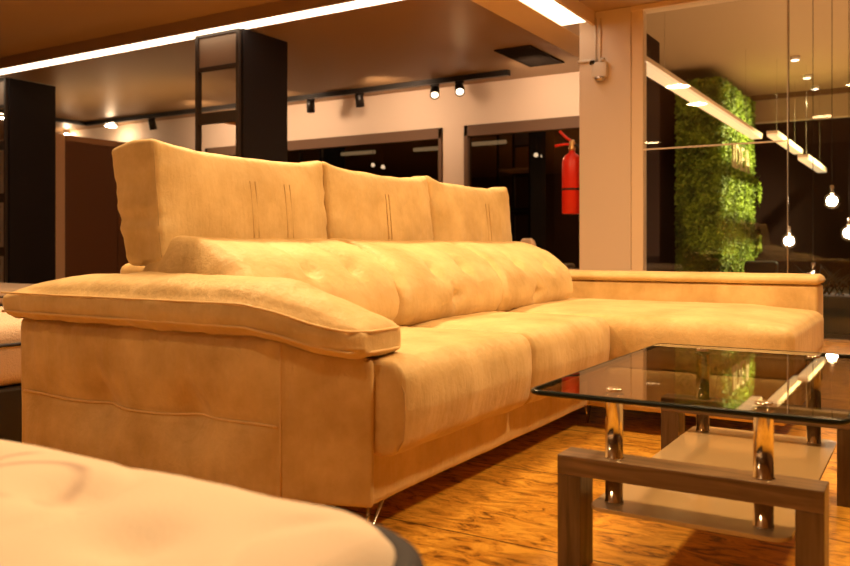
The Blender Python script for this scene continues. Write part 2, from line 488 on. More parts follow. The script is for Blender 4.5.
def seat_deform(ux0, ux1, tufts=(), crown=0.03, lead=0.0):
    def f(u, co, n):
        co = co.copy()
        if n.z > 0:
            co.z += crown * (1 - u.x ** 4) * (1 - 0.6 * u.y ** 4) * n.z
        # belly of the front face
        if u.y < -0.8:
            k = (1 - min(1, abs(u.z)) ** 2)
            co.y -= 0.022 * k * (1 - u.x ** 6) * max(0, -n.y)
            co.y += 0.012 * max(0, -u.z)
        # soft drape creases from the seam on top towards the front
        s = noise.noise(Vector((co.x * 9, 3.1, 0.2))) * 0.006
        if u.y < -0.3: co += n * s * (1 - abs(u.x) ** 3)
        return co
    return f
for i, (a, b) in enumerate(((1.602, 2.338), (2.342, 3.065))):
    bm = cushion(a, b, 1.045, 1.80, 0.205, 0.43, (0.016, 0.04, 0.045), (44, 44, 24), seat_deform(a, b, crown=0.018), seed=i * 5, wrinkle=0.002)
    sc_ = sp('seat_cushion', bm)
    # boxed seam near the outer end
    if i == 0:
        x = a + 0.075
        sp('seam', tube([(a + .008, 1.30, .428), (a + .008, 1.18, .426), (a + .008, 1.10, .418), (a + .009, 1.06, .396), (a + .009, 1.043, .36), (a + .009, 1.040, .30), (a + .009, 1.046, .25), (a + .009, 1.062, .222)], 0.002, 6), 'stitch', sc_)
        pts = [(x, 1.62, 0.452), (x, 1.40, 0.455), (x, 1.20, 0.447), (x + .005, 1.115, 0.425), (x + .01, 1.077, 0.392), (x + .012, 1.062, 0.345), (x + .012, 1.062, 0.28), (x + .008, 1.082, 0.232)]
    # seams drawn as shallow welts
def chaise_deform(u, co, n):
    co = co.copy()
    if n.z > 0: co.z += 0.022 * (1 - u.x ** 4) * (1 - u.y ** 6) * n.z
    if u.x < -0.8:
        co.x -= 0.012 * (1 - u.z ** 2) * (1 - u.y ** 6)
    if u.y < -0.6: co.z -= 0.012 * (-u.y - 0.6) / 0.4 * max(0, n.z)
    return co
bm = cushion(3.07, 4.02, 0.40, 1.80, 0.235, 0.43, (0.035, 0.05, 0.045), (36, 60, 16), chaise_deform, seed=9, wrinkle=0.002)
ch = sp('chaise_cushion', bm)

# lower back cushions: closed section in (y,z) lofted along x
def back_section(k=1.0):
    P = [(1.50, .435), (1.468, .475), (1.468, .53), (1.51, .60), (1.595, .665), (1.70, .708), (1.79, .728), (1.87, .73), (1.93, .70), (1.96, .62), (1.95, .50), (1.90, .42), (1.70, .41), (1.56, .415)]
    return P
def catmull(P, m=5):
    out = []; n = len(P)
    for i in range(n):
        p0, p1, p2, p3 = [Vector((*P[(i + d) % n], 0)) for d in (-1, 0, 1, 2)]
        for k in range(m):
            t = k / m
            out.append(0.5 * ((2 * p1) + (p2 - p0) * t + (2 * p0 - 5 * p1 + 4 * p2 - p3) * t * t + (3 * p1 - p0 - 3 * p2 + p3) * t ** 3))
    return out
def loft_x(P, x0, x1, r, nx=40, fn=None, pinch=0.8):
    S = catmull(P); n = len(S)
    cen = sum(S, Vector((0, 0, 0))) / n
    bm = bmesh.new(); rings = []
    xs = []
    for i in range(nx + 1):
        xs.append(((x0 + x1) / 2) + smoothmap(i, nx, (x1 - x0) / 2, r * 0.999))
    for x in xs:
        e = min(x - x0, x1 - x)
        s = 0.0
        if e < r:
            s = 1 - math.sqrt(max(0, 1 - ((r - e) / r) ** 2))
        ring = []
        for q in S:
            d = q - cen
            L = d.length
            p = cen + d * (1 - s * r * pinch * 2 / max(L, 0.05) * 1.0) if s > 0 else q
            co = Vector((x, p.x, p.y))
            if fn: co = fn(co, d.normalized(), (x - x0) / (x1 - x0))
            ring.append(bm.verts.new(co))
        rings.append(ring)
    for a, b in zip(rings, rings[1:]):
        for k in range(n): bm.faces.new((a[k], a[(k + 1) % n], b[(k + 1) % n], b[k]))
    for ring in (rings[0], rings[-1]):
        c = bm.verts.new(sum((v.co for v in ring), Vector()) / n)
        for k in range(n): bm.faces.new((ring[k], ring[(k + 1) % n], c))
    return bm
def make_back(x0, x1, seed, tufts):
    def f(co, d, t):
        out = Vector((0, d.x, d.y))
        w = noise.noise(Vector((co.x * 6 + seed, co.y * 9, co.z * 5))) * 0.004 + noise.noise(Vector((co.x * 15 + seed, co.y * 15, co.z * 12))) * 0.0015
        co = co + out * w
        if co.y < 1.9:
            for (tx, tz) in tufts:
                dx = co.x - tx; dz = co.z - tz
                co = co - out * (0.028 * g(math.hypot(dx * 1.0, dz * 1.0), 0.028) + 0.007 * g(dx + 0.25 * dz, 0.014) * g(dz, 0.09) + 0.006 * g(dz - 0.3 * dx, 0.012) * g(dx, 0.07))
        ke = max(0, 1 - min(t, 1 - t) / 0.10)
        co = co + out * 0.010 * ke * noise.noise(Vector((seed, co.z * 34, co.y * 20 + co.x * 6)))
        # sag towards the middle so that the top keeps a soft line
        co.z -= 0.006 * math.sin(t * PI)
        co.x -= 0.10 * max(0, min(1, (0.70 - co.z) / 0.27))
        return co
    return loft_x(back_section(), x0, x1, 0.045, 60, f)
for i, (a, b, tf) in enumerate(((1.62, 2.335, ((1.93, .64), (2.14, .64))), (2.34, 3.09, ((2.62, .63), (2.85, .63), (2.70, .52))), (3.085, 3.86, ((3.35, .64), (3.62, .62), (3.42, .50))))):
    sp('back_cushion', make_back(a, b, i * 4.3, tf))

# headrests
def head_deform(x0, x1, lower, seed):
    def f(u, co, n):
        co = co.copy()
        if n.y < 0: co.y -= 0.030 * (1 - u.x ** 4) * (1 - u.z ** 4)
        if n.y > 0: co.y += 0.02 * (1 - u.x ** 2) * (1 - u.z ** 2)
        # pulled corners at the top
        if u.z > 0:
            co.z += 0.020 * u.z * (abs(u.x) ** 8) - 0.008 * u.z * math.cos(u.x * PI / 2)
        if u.y > 0: co.z -= 0.025 * u.y * max(0, u.z); co.y += 0.12 * (co.z - 0.85) * u.y
        # lean back
        co.y += 0.10 * (co.z - 0.70)
        # vertical gathers close to the ends
        k = max(0, abs(u.x) - 0.72) / 0.28
        co += n * 0.008 * k * k * noise.noise(Vector((seed, co.z * 30, co.x * 10)))
        co += n * 0.004 * noise.noise(Vector((seed + co.x * 9 + co.z * 5, co.z * 4, 0.7)))
        # gusset seam: shallow groove on the front around the edge
        return co
    return f
HR = ((1.60, 2.378), (2.384, 3.115), (3.12, 3.925))
for i, (a, b) in enumerate(HR):
    bm = cushion(a, b, 1.86, 2.04, 0.645, 1.0, (0.02, 0.02, 0.02), (48, 16, 32), head_deform(a, b, .64, i * 3.7), seed=i * 7.1, wrinkle=0.003)
    h = sp('headrest', bm)
    if i == 0:
        sp('seam', tube([(a + 0.004, 1.862 + 0.10 * (z - 0.70) + 0.004 * noise.noise(Vector((z * 14, 1, 1))), z) for z in [0.67 + k * 0.0155 for k in range(21)]], 0.0014, 6), 'stitch', h)
    stz = [0.73 + k * 0.02 for k in range(10)]
    for j, fx in enumerate((0.455, 0.485, 0.665, 0.70) if i == 0 else ((0.46, 0.49) if i == 1 else (0.58, 0.62))):
        x = a + fx * (b - a)
        ux = (fx * 2 - 1)
        def fy(z):
            uz = (z - 0.8225) / 0.1775
            return 1.86 - 0.030 * (1 - ux ** 4) * (1 - min(1, abs(uz)) ** 4) + 0.10 * (z - 0.70)
        bm = tube([(x, fy(z) - 0.001, z) for z in stz], 0.0018, 6)
        sp('stitching', bm, 'stitch', h)

# back shell behind the cushions
bm = cushion(1.86, 4.20, 2.12, 2.38, 0.087, 0.645, 0.03, (40, 8, 16), wrinkle=0.002)
sp('back_shell', bm)

# arm panel: side, chamfered front corner
def arm_panel():
    path = []
    def seg(a, b, n, last=False):
        for i in range(n + (1 if last else 0)):
            t = i / n; path.append((a[0] + (b[0] - a[0]) * t, a[1] + (b[1] - a[1]) * t))
    A = [(1.515, 2.39), (1.513, 1.335), (1.587, 1.122), (1.594, 1.118), (1.612, 1.13), (1.612, 2.39)]
    segs = (110, 22, 2, 3, 24, 8)
    for i in range(len(A)): seg(A[i], A[(i + 1) % len(A)], segs[i])
    # soften the corners
    for _ in range(1):
        path = [path[i] if i == 110 else ((path[i - 1][0] + 2 * path[i][0] + path[(i + 1) % len(path)][0]) / 4, (path[i - 1][1] + 2 * path[i][1] + path[(i + 1) % len(path)][1]) / 4) for i in range(len(path))]
    n = len(path)
    cx = sum(p[0] for p in path) / n; cy = sum(p[1] for p in path) / n
    rows = [0.085, 0.088, 0.094] + [0.10 + k * 0.011 for k in range(33)] + [0.468, 0.478, 0.483]
    ins = [0.008, 0.003, 0.001] + [0] * 33 + [0.001, 0.005, 0.012]
    bm = bmesh.new(); rings = []
    for z, s in zip(rows, ins):
        ring = []
        for i, (x, y) in enumerate(path):
            a = Vector(path[i - 1]); b = Vector(path[(i + 1) % n])
            t = (b - a).normalized(); nn = Vector((t.y, -t.x))
            if nn.dot(Vector((x - cx, y - cy))) < 0 and not (x < 1.6 or y < 1.2): nn = -nn
            if x < 1.53 and nn.x > 0: nn = -nn
            if y < 1.2 and nn.y > 0: nn = -nn
            d = -s
            if x < 1.53 and y > 1.33:
                zs = 0.258 + 0.008 * math.cos((y - 1.3) * 5)
                # horizontal seam groove, pinched at two tufts, fading at the ends
                fade = max(0, min(1, (y - 1.345) / 0.1, (2.385 - y) / 0.1))
                d += 0.018 * fade * (1 - g(z - zs, 0.07)) * min(1, (0.49 - z) / 0.06 + .3)
                d -= 0.007 * g(z - zs, 0.006) * fade
                for ty in (2.01, 1.65):
                    d -= 0.034 * g(math.hypot((y - ty) * 0.8, (z - zs) * 0.9), 0.06) + 0.010 * g(y - ty, 0.03) * g(z - zs - 0.05, 0.11)
                d += 0.005 * noise.noise(Vector((y * 5, z * 3, 1.3)))
                d -= 0.004 * g(y - 1.345, 0.006)
            elif x < 1.6:
                d += 0.003 * noise.noise(Vector((y * 6, z * 4, 8)))
            zt = z
            # the top slopes down along the chamfer
            k = max(0, min(1, (1.335 - y) / 0.22))
            zt = 0.085 + (z - 0.085) * (1 - 0.125 * k)
            ring.append(bm.verts.new((x + nn.x * d, y + nn.y * d, zt)))
        rings.append(ring)
    for a, b in zip(rings, rings[1:]):
        for k in range(n): bm.faces.new((a[k], a[(k + 1) % n], b[(k + 1) % n], b[k]))
    bm.faces.new(rings[0]); bm.faces.new(rings[-1])
    return bm
bm = arm_panel()
for e in bm.edges:
    a, b = e.verts
    if all(abs(v.co.x - 1.513) < 0.02 and abs(v.co.y - 1.335) < 0.006 for v in (a, b)) and abs(a.co.z - b.co.z) > 0.002: e.smooth = False
ap = sp('arm_panel', bm)
sp('seam', tube([(1.5125, 1.334, z) for z in (0.10, 0.2, 0.3, 0.4, 0.475)], 0.0022, 6), 'piping', ap)
def armx(y, z):
    zs = 0.258 + 0.008 * math.cos((y - 1.3) * 5)
    fade = max(0, min(1, (y - 1.345) / 0.1, (2.385 - y) / 0.1))
    d = -0.005 * fade
    for ty in (2.01, 1.65): d -= 0.034 * g((y - ty) * 0.8, 0.06) + 0.008 * g(y - ty, 0.03)
    return (1.514 - d - 0.003, y, zs)
bm = tube([armx(1.345 + k * 0.02, 0) for k in range(52)], 0.0034, 6)
sp('seam', bm, 'piping', ap)

# armrest pillow
def pillow_deform(u, co, n):
    co = co.copy()
    y = co.y
    # fullness
    if n.z > 0: co.z += n.z * (0.042 * (1 - abs(u.x) ** 2.5) * (1 - 0.7 * u.y ** 4))
    co.z += 0.012 * g(y - 1.85, 0.35) * (1 if n.z > 0 else 0)
    # front end droops over the arm
    k = max(0, min(1, (1.42 - y) / 0.30)); k2 = k * k * (3 - 2 * k)
    co.z -= 0.050 * k2
    if n.z > -0.3: co.z -= 0.012 * k2 * max(0, u.z * .5 + .5)
    # outer front corner wraps round the chamfer
    kx = max(0, min(1, (1.36 - y) / 0.26))
    co.x += 0.095 * kx ** 1.1 * (0.5 - 0.5 * u.x) 
    # rear end narrows
    kb = max(0, min(1, (y - 2.20) / 0.22))
    co.z -= 0.02 * kb * max(0, n.z)
    # gathers
    co += n * 0.007 * noise.noise(Vector((co.y * 22, co.z * 5, 2.2))) * (1 if abs(n.x) > 0.4 else 0.3)
    # two gusset welts on the outer side
    if n.x < -0.2:
        co.x -= 0.012 * max(0, 1 - ((co.z - 0.535 + 0.055 * k2) / 0.035) ** 2)
        co.x -= 0.004 * g(co.z - 0.562 + 0.035 * k2 * 1.4, 0.006) + 0.003 * g(co.z - 0.498 + 0.035 * k2, 0.005)
        co.x += 0.014 * max(0, min(1, (0.505 - 0.055 * k2 - co.z) / 0.03))
    return co
def pil_welt(z0):
    pts = []
    for i in range(64):
        y = 2.385 - i * 0.0197
        n = Vector((-1, 0, 0)); co = pillow_deform(Vector((-1, (y - 1.73) / 0.67, (z0 - 0.5285) / 0.0465)), Vector((1.465, y, z0)), n)
        pts.append(co - Vector((0.0025, 0, 0)))
    for k in range(9):
        x = 1.505 + k * 0.022
        co = pillow_deform(Vector(((x - 1.595) / 0.13, -1, (z0 - 0.5285) / 0.0465)), Vector((x, 1.115, z0)), Vector((0, -1, 0)))
        pts.append(co - Vector((0, 0.0008, 0)))
    return pts
bm = cushion(1.465, 1.725, 1.115, 2.405, 0.482, 0.575, (0.028, 0.055, 0.026), (26, 80, 22), pillow_deform, seed=2, wrinkle=0.006)
ar = sp('armrest_pillow', bm)
for z0 in (0.563, 0.507): sp('welt', tube(pil_welt(z0), 0.0034, 6), 'piping', ar)

# chaise side arm with soft capping
bm = cushion(4.0, 4.22, 0.425, 2.12, 0.087, 0.53, 0.015, (8, 40, 16), wrinkle=0.0015, seed=4)
ca = sp('chaise_arm', bm)
def cap_def(u, co, n):
    co = co.copy(); co.z += 0.012 * (1 - u.x ** 2) * max(0, n.z)
    return co
bm = cushion(3.985, 4.235, 0.415, 2.12, 0.533, 0.567, (0.02, 0.02, 0.016), (10, 50, 8), cap_def, wrinkle=0.0015, seed=5)
sp('arm_cap', bm, 'sofa', ca)

# hairpin feet
for (x, y, dx, dy) in ((1.665, 1.155, 0.0, 0.0), (3.16, 1.17, 0.02, -0.01), (3.2, 0.5, 0.0, 0.02), (4.1, 0.5, 0, 0), (1.66, 2.3, 0, 0), (4.1, 2.3, 0, 0)):
    bm = tube([(x - 0.038, y, 0.09), (x - 0.050 + dx, y + dy, 0.0035), (x - 0.042 + dx, y + dy, 0.0035), (x + 0.032, y, 0.09)], 0.0042, 8)
    bx(bm, x - 0.045, x + 0.05, y - 0.02, y + 0.02, 0.085, 0.09)
    sp('foot', bm, 'steel')

# ------------------------------------------------------------------ coffee table
TP = Vector((2.12, 0.43, 0))
table = thing('coffee_table', 'two-tier glass coffee table with wooden end frames and chrome posts', 'coffee table', tuple(TP))
def tp(name, bm, m, parent=None, smooth=False):
    for v in bm.verts: v.co -= TP
    return obj(name, bm, M[m], parent or table, smooth)
def rounded_plate(x0, x1, y0, y1, z0, z1, r, n=8, bev=0.0):
    bm = bmesh.new(); pts = []
    for cx, cy, a0 in ((x1 - r, y1 - r, 0), (x0 + r, y1 - r, 90), (x0 + r, y0 + r, 180), (x1 - r, y0 + r, 270)):
        for k in range(n + 1):
            a = math.radians(a0 + 90 * k / n); pts.append((cx + r * math.cos(a), cy + r * math.sin(a)))
    f = bm.faces.new([bm.verts.new((x, y, z0)) for x, y in pts])
    ex = bmesh.ops.extrude_face_region(bm, geom=[f])
    for v in [v for v in ex['geom'] if isinstance(v, bmesh.types.BMVert)]: v.co.z = z1
    return bm, pts
bm, pts = rounded_plate(1.625, 2.62, 0.125, 0.735, 0.385, 0.395, 0.03)
top = tp('glass_top', bm, 'table_glass')
bm = tube([(x, y, 0.390) for x, y in pts] + [(pts[0][0], pts[0][1], 0.390)], 0.006, 8, cap=False)
tp('polished_edge', bm, 'glass_edge', top, True)
bm, pts = rounded_plate(1.665, 2.60, 0.225, 0.62, 0.145, 0.153, 0.035)
shelf = tp('lower_shelf', bm, 'frosted')
for X0, X1 in ((1.68, 1.76), (2.485, 2.565)):
    bar = tp('frame_bar', box(X0, X1, 0.167, 0.693, 0.208, 0.25, 0.002), 'wood_y')
    for a, b in ((0.167, 0.218), (0.64, 0.693)):
        tp('leg', box(X0 + .0005, X1 - .0005, a + .0005, b - .0005, 0.0, 0.208, 0.0015), 'wood_z')
for X in (1.72, 2.525):
    for Y in (0.279, 0.579):
        prof = [(0.021, 0.250), (0.021, 0.2515), (0.0185, 0.253), (0.0185, 0.380), (0.021, 0.381), (0.021, 0.385)]
        p = tp('post', lathe(prof, 32, (X, Y, 0)), 'chrome', None, True)
        prof = [(0.017, 0.395), (0.017, 0.3975), (0.015, 0.3985), (0, 0.3985)]
        tp('top_disc', lathe(prof, 32, (X, Y, 0)), 'chrome', p, True)
        prof = [(0.0185, 0.153), (0.020, 0.153), (0.020, 0.158), (0.0185, 0.159), (0.0185, 0.208)]
        tp('shelf_post', lathe(prof, 32, (X, Y, 0)), 'chrome', p, True)
        tp('shelf_nut', lathe([(0.012, 0.137), (0.012, 0.145)], 20, (X, Y, 0)), 'chrome', p, True)

# ------------------------------------------------------------------ foreground mattress
FM = Vector((-0.2, 1.35, 0))
fb = thing('mattress_bed', 'low cream quilted mattress with navy border, blurred in near foreground', 'bed', tuple(FM))
def fp(name, bm, m, parent=None, smooth=True):
    for v in bm.verts: v.co -= FM
    return obj(name, bm, M[m], parent or fb, smooth)
FT = [(0.50, 0.62), (0.40, 0.86), (0.55, 1.02), (0.22, 0.62), (0.36, 0.52), (0.12, 0.95), (0.30, 1.15), (0.56, 0.80), (0.08, 1.35), (0.5, 1.3)]
def mt_def(u, co, n):
    co = co.copy()
    if n.z > 0.2:
        d = 0
        for (tx, ty) in FT: d += 0.026 * g(math.hypot(co.x - tx, co.y - ty), 0.045)
        w = noise.noise(Vector((co.x * 5, co.y * 5, 0.4)))
        d += 0.014 * g(w, 0.05) * (1 - abs(u.x) ** 8) * (1 - abs(u.y) ** 8)
        co.z -= d * n.z
        co.z += 0.012 * (1 - u.x ** 6) * (1 - u.y ** 6)
    return co
bm = cushion(-1.15, 0.738, 0.428, 2.33, 0.24, 0.432, (0.11, 0.11, 0.055), (110, 110, 10), mt_def, wrinkle=0.003)
fp('mattress_top', bm, 'mattress')
bm, pts = rounded_plate(-1.165, 0.736, 0.414, 2.345, 0.15, 0.380, 0.13, 12)
sd = fp('mattress_border', bm, 'navy', None, False)
bm = tube([(x, y, 0.380) for x, y in pts] + [(pts[0][0], pts[0][1], 0.380)], 0.019, 10, cap=False)
fp('piping', bm, 'navy', sd)
fp('bed_base', box(-1.12, 0.69, 0.44, 2.30, 0.03, 0.15, 0.01), 'black_base', None, False)
for x in (-1.05, 0.62):
    for y in (0.52, 2.22): fp('leg', lathe([(0.025, 0.0), (0.03, 0.03)], 16, (x, y, 0)), 'black_base')

# ------------------------------------------------------------------ beds at left
def bed(name, label, x0, x1, y0, y1, zb, zm, zt, group=None, head=None):
    loc = Vector(((x0 + x1) / 2, (y0 + y1) / 2, 0))
    b = thing(name, label, 'bed', tuple(loc))
    def q(nm, bm, m, smooth=True, par=None):
        for v in bm.verts: v.co -= loc
        return obj(nm, bm, M[m], par or b, smooth)
    q('bed_base', box(x0, x1, y0, y1, 0.0, zb, 0.01), 'black_base', False)
    m = q('mattress', cushion(x0 + .005, x1 - .005, y0 + .005, y1 - .005, zb, zt, (0.06, 0.06, 0.04), (24, 24, 8), wrinkle=0.004), 'mattress_side')
    pts = []
    r = 0.055; a0, a1, b0, b1 = x0 + .001, x1 - .001, y0 + .001, y1 - .001
    for cx, cy, s in ((a1 - r, b1 - r, 0), (a0 + r, b1 - r, 90), (a0 + r, b0 + r, 180), (a1 - r, b0 + r, 270)):
        for k in range(7):
            an = math.radians(s + 15 * k); pts.append((cx + r * math.cos(an), cy + r * math.sin(an), zm))
    q('piping', tube(pts + [pts[0]], 0.006, 8, cap=False), 'navy', True, m)
    if head:
        q('headboard', cushion(x0, x1, y1 + 0.002, y1 + 0.12, 0.0, head, 0.02, (14, 4, 14)), 'tan_panel')
    return b
bed('bed', 'white mattress with dark piping on black base at far left behind sofa arm', 0.3, 2.2, 2.75, 4.6, 0.205, 0.357, 0.437)
bed('bed', 'farther bed with tan headboard at left edge beyond the white mattress', 2.3, 4.1, 5.7, 7.6, 0.28, 0.34, 0.40, head=0.95)

# ------------------------------------------------------------------ display shelving units
def unit(label, loc):
    t = thing('display_unit', label, 'shelving unit', loc, 'dark floor-to-ceiling display units')
    # local: x depth 0..0.57, y width 0..0.53
    obj('side_panel', box(0.0, 0.57, -0.03, 0.0, 0, 2.585, 0.002), M['dark_panel'], t, False)
    f = bmesh.new()
    bx(f, -0.03, 0.02, 0.0, 0.035, 0, 2.585, 0.003); bx(f, -0.03, 0.02, 0.495, 0.53, 0, 2.585, 0.003)
    for z0, z1 in ((2.56, 2.585), (2.26, 2.292), (1.79, 1.885), (1.2, 1.3), (0.6, 0.7), (0.0, 0.1)):
        bx(f, -0.025, 0.015, 0.035, 0.495, z0, z1)
    obj('front_frame', f, M['dark_frame'], t, False)
    obj('upper_panel', box(-0.01, 0.005, 0.035, 0.495, 2.292, 2.56), M['grey_panel'], t, False)
    obj('rear_post', box(0.53, 0.57, 0.50, 0.53, 0, 2.585), M['dark_frame'], t, False)
    for z in (1.85, 1.25, 0.65):
        obj('shelf', box(0.015, 0.56, 0.0, 0.53, z, z + 0.03), M['dark_panel' if z < 1.8 else 'tan_panel'], t, False)
    return t
u1 = unit('dark display tower rising behind the nearest sofa headrest', (5.25, 5.08, 0))
u2 = dup(u1, (5.43, 8.79, 0), 'tall dark display tower near the left edge behind the armrest')

# free-standing wall panels at left
bm = box(6.28, 7.05, 9.0, 9.06, 0, 2.07, 0.003)
pn = thing('wall_board', 'tall brown display panel with tan edge left of the sofa headrests', 'panel', (6.6, 9.0, 0))
def pp(nm, bm, m):
    for v in bm.verts: v.co -= Vector((6.6, 9.0, 0))
    return obj(nm, bm, M[m], pn, False)
pp('brown_board', bm, 'brown_panel')
pp('brown_board', box(7.062, 8.3, 9.0, 9.06, 0, 2.07, 0.003), 'brown_panel')
pp('edge_post', box(6.10, 6.278, 8.98, 9.10, 0, 2.07, 0.004), 'tan_panel')

# ------------------------------------------------------------------ track lighting
tr = obj('lighting_track', box(-0.03, 0.03, 0, 7.1, -0.06, 0.0), M['black'], None, False, (8.03, 3.86, 2.601))
bm_ = tr.data
tag(tr, 'long black ceiling track running above the windows', 'light track')
tr2 = obj('lighting_track', box(-1.9, -0.002, -0.03, 0.03, -0.06, 0.0), M['black'], None, False, (8.0, 10.98, 2.605))
tag(tr2, 'short black ceiling track meeting the long one at far left', 'light track')
def spot(loc, aim, label, lit=True, energy=25):
    t = thing('track_spotlight', label, 'spotlight', loc, 'black spotlights on the window track')
    obj('adapter', box(-0.018, 0.018, -0.05, 0.05, -0.02, 0.0), M['black'], t, False)
    obj('yoke', tube([(0, 0, -0.018), (0, 0, -0.05)], 0.008, 8), M['black'], t)
    d = (Vector(aim) - Vector(loc)).normalized()
    c = Vector((0, 0, -0.085))
    q = d.to_track_quat('Z', 'Y').to_matrix().to_4x4()
    def T(bm):
        for v in bm.verts: v.co = q @ v.co + c
        return bm
    h = obj('lamp_head', T(lathe([(0.0, -0.085), (0.038, -0.082), (0.050, -0.07), (0.053, 0.075), (0.047, 0.075), (0.042, 0.055)], 24)), M['black'], t)
    obj('lens', T(lathe([(0.0, 0.060), (0.041, 0.060)], 24)), M['spot_glow' if lit else 'black'], h)
    if lit:
        p = Vector(loc) + c + d * 0.09
        spot_light('track_spot_lamp', p, aim, energy, 0.012, 95, 0.9)
    return t
spot((8.03, 6.59, 2.54), (8.5, 6.9, 1.2), 'leftmost black spotlight of four above the windows, aimed away', False)
spot((8.03, 5.84, 2.54), (8.5, 5.95, 1.0), 'second black spotlight from left above the windows, hanging straight', False)
spot((8.03, 4.79, 2.54), (6.6, 4.0, 1.0), 'lit black spotlight above the pier between the windows', True, 30)
spot((8.03, 4.47, 2.54), (6.4, 3.4, 1.0), 'rightmost lit black spotlight near the end of the track', True, 30)
spot((8.03, 9.49, 2.54), (8.5, 9.5, 1.0), 'unlit black spotlight left of the display tower behind headrest', False)
# bright lamps at far left
def ceil_spot(loc, label, e, r=0.05):
    t = thing('ceiling_spotlight', label, 'spotlight', loc, 'bright ceiling spotlights')
    obj('housing', lathe([(r * 1.25, 0), (r * 1.25, -0.05), (r * 1.1, -0.06)], 20), M['cable'], t)
    obj('lens', lathe([(0, -0.062), (r, -0.062), (r * .8, -0.075), (0, -0.08)], 20), M['bulb'], t)
    ld = point_light('ceiling_spot_glow', (loc[0], loc[1], loc[2] - 0.14), e, 0.05)
    return t
ceil_spot((8.2, 10.62, 2.60), 'bright glaring ceiling lamp above the brown display panel', 6, 0.085)
ceil_spot((8.4, 11.97, 2.60), 'small bright ceiling lamp just above the tan panel edge', 5, 0.04)
ceil_spot((6.88, 11.26, 2.60), 'small bright ceiling lamp at the extreme left edge', 6, 0.05)

# added wash lamps without fixtures, clear of the track, brightening the wall band
for y in (3.4, 5.3, 6.9, 8.2):
    spot_light('wall_wash_fill', (7.35, y, 2.40), (8.5, y + 0.1, 2.15), 55, 0.08, 120, 1.0, (1, 0.66, 0.42))

# added lamps outside, imitating room-light reflections in the window glass
def outside(px, py, d, w, label):
    u = (px - 425) / 826.; c_, s_ = math.cos(math.radians(31.5)), math.sin(math.radians(31.5))
    P = Vector((d * (c_ + u * s_), d * (s_ - u * c_), 0.70 - (py - 247) * d / 826))
    if w: o = obj('tube_reflection', box(-0.03, 0.03, -w, w, -0.03, 0.03, 0.01), M['led_dim'], None, False, P)
    else: o = obj('dot_reflection', lathe([(0, -0.035), (0.03, -0.02), (0.035, 0), (0.02, 0.03), (0, 0.035)], 16), M['spot_glow'], None, True, P)
    for L_ in ([0] if not w else [-w * .8, w * .8]):
        obj('hanger_rod', tube([(0, L_, 0.03), (0, L_, 3.45 - P.z)], 0.006, 6), M['black'], o)
    tag(o, label, 'lamp', 'imitated reflections in the dark windows')
outside(358, 153, 14.5, 0.36, 'dim tube imitating a reflection in the left window, farthest left')
outside(427, 149, 13.8, 0.26, 'dim tube imitating a reflection in the left window beside the pier')
outside(489, 143, 13.2, 0.30, 'dim tube imitating a reflection in the right window')
outside(373, 165, 14.0, 0, 'small bright imitated reflection low in the left window, left of a pair')
outside(383, 167, 13.6, 0, 'small bright imitated reflection low in the left window, right of a pair')
outside(536, 155, 12.4, 0, 'small imitated reflection in the right window, left of a pair beside extinguisher')
outside(543, 156, 12.2, 0, 'small imitated reflection in the right window nearest the extinguisher')
struct('ceiling_outside', box(8.62, 15.6, 3.76, 14, 3.45, 3.5), M['hall_wall'])

# ceiling vent
v = thing('ceiling_vent', 'dark rectangular air vent in the ceiling near the column', 'vent', (7.55, 3.40, 2.598))
f = bmesh.new()
bx(f, -0.42, 0.42, -0.19, -0.165, -0.012, 0); bx(f, -0.42, 0.42, 0.165, 0.19, -0.012, 0)
bx(f, -0.42, -0.395, -0.165, 0.165, -0.012, 0); bx(f, 0.395, 0.42, -0.165, 0.165, -0.012, 0)
obj('vent_frame', f, M['grille'], v, False)
f = bmesh.new()
for k in range(14): bx(f, -0.39 + k * 0.058, -0.355 + k * 0.058, -0.165, 0.165, -0.008, -0.002)
obj('slats', f, M['grille'], v, False)
obj('duct', box(-0.39, 0.39, -0.165, 0.165, -0.0018, -0.0006), M['grille'], v, False)

# ------------------------------------------------------------------ extinguisher
ex = thing('fire_extinguisher', 'red fire extinguisher hanging beside the cream column', 'fire extinguisher', (6.86, 2.69, 0.99))
obj('cylinder', lathe([(0.0, 0.0), (0.080, 0.0), (0.088, 0.012), (0.088, 0.45), (0.082, 0.485), (0.06, 0.515), (0.03, 0.535), (0.026, 0.56), (0, 0.56)], 32), M['red'], ex)
obj('wall_bracket', box(-0.03, 0.03, -0.1105, -0.084, 0.18, 0.25), M['black'], ex, False)
obj('strap', lathe([(0.0885, 0.205), (0.091, 0.207), (0.091, 0.222), (0.0885, 0.224)], 32), M['black'], ex)
obj('valve', lathe([(0.028, 0.555), (0.032, 0.575), (0.024, 0.60), (0.03, 0.62), (0.02, 0.65), (0, 0.65)], 20), M['brass'], ex)
bm = tube([(0, 0.0, 0.61), (-0.02, 0.06, 0.615), (-0.05, 0.14, 0.60)], 0.012, 8); obj('carry_handle', bm, M['red'], ex)
bm = tube([(0, -0.01, 0.63), (-0.02, 0.04, 0.665), (-0.04, 0.10, 0.73)], 0.013, 8); obj('lever', bm, M['red'], ex)
bm = tube([(0, 0, 0.60), (0.0, -0.05, 0.60), (0.02, -0.085, 0.56), (0.03, -0.096, 0.45), (0.03, -0.096, 0.15)], 0.009, 8)
obj('hose', bm, M['black'], ex)

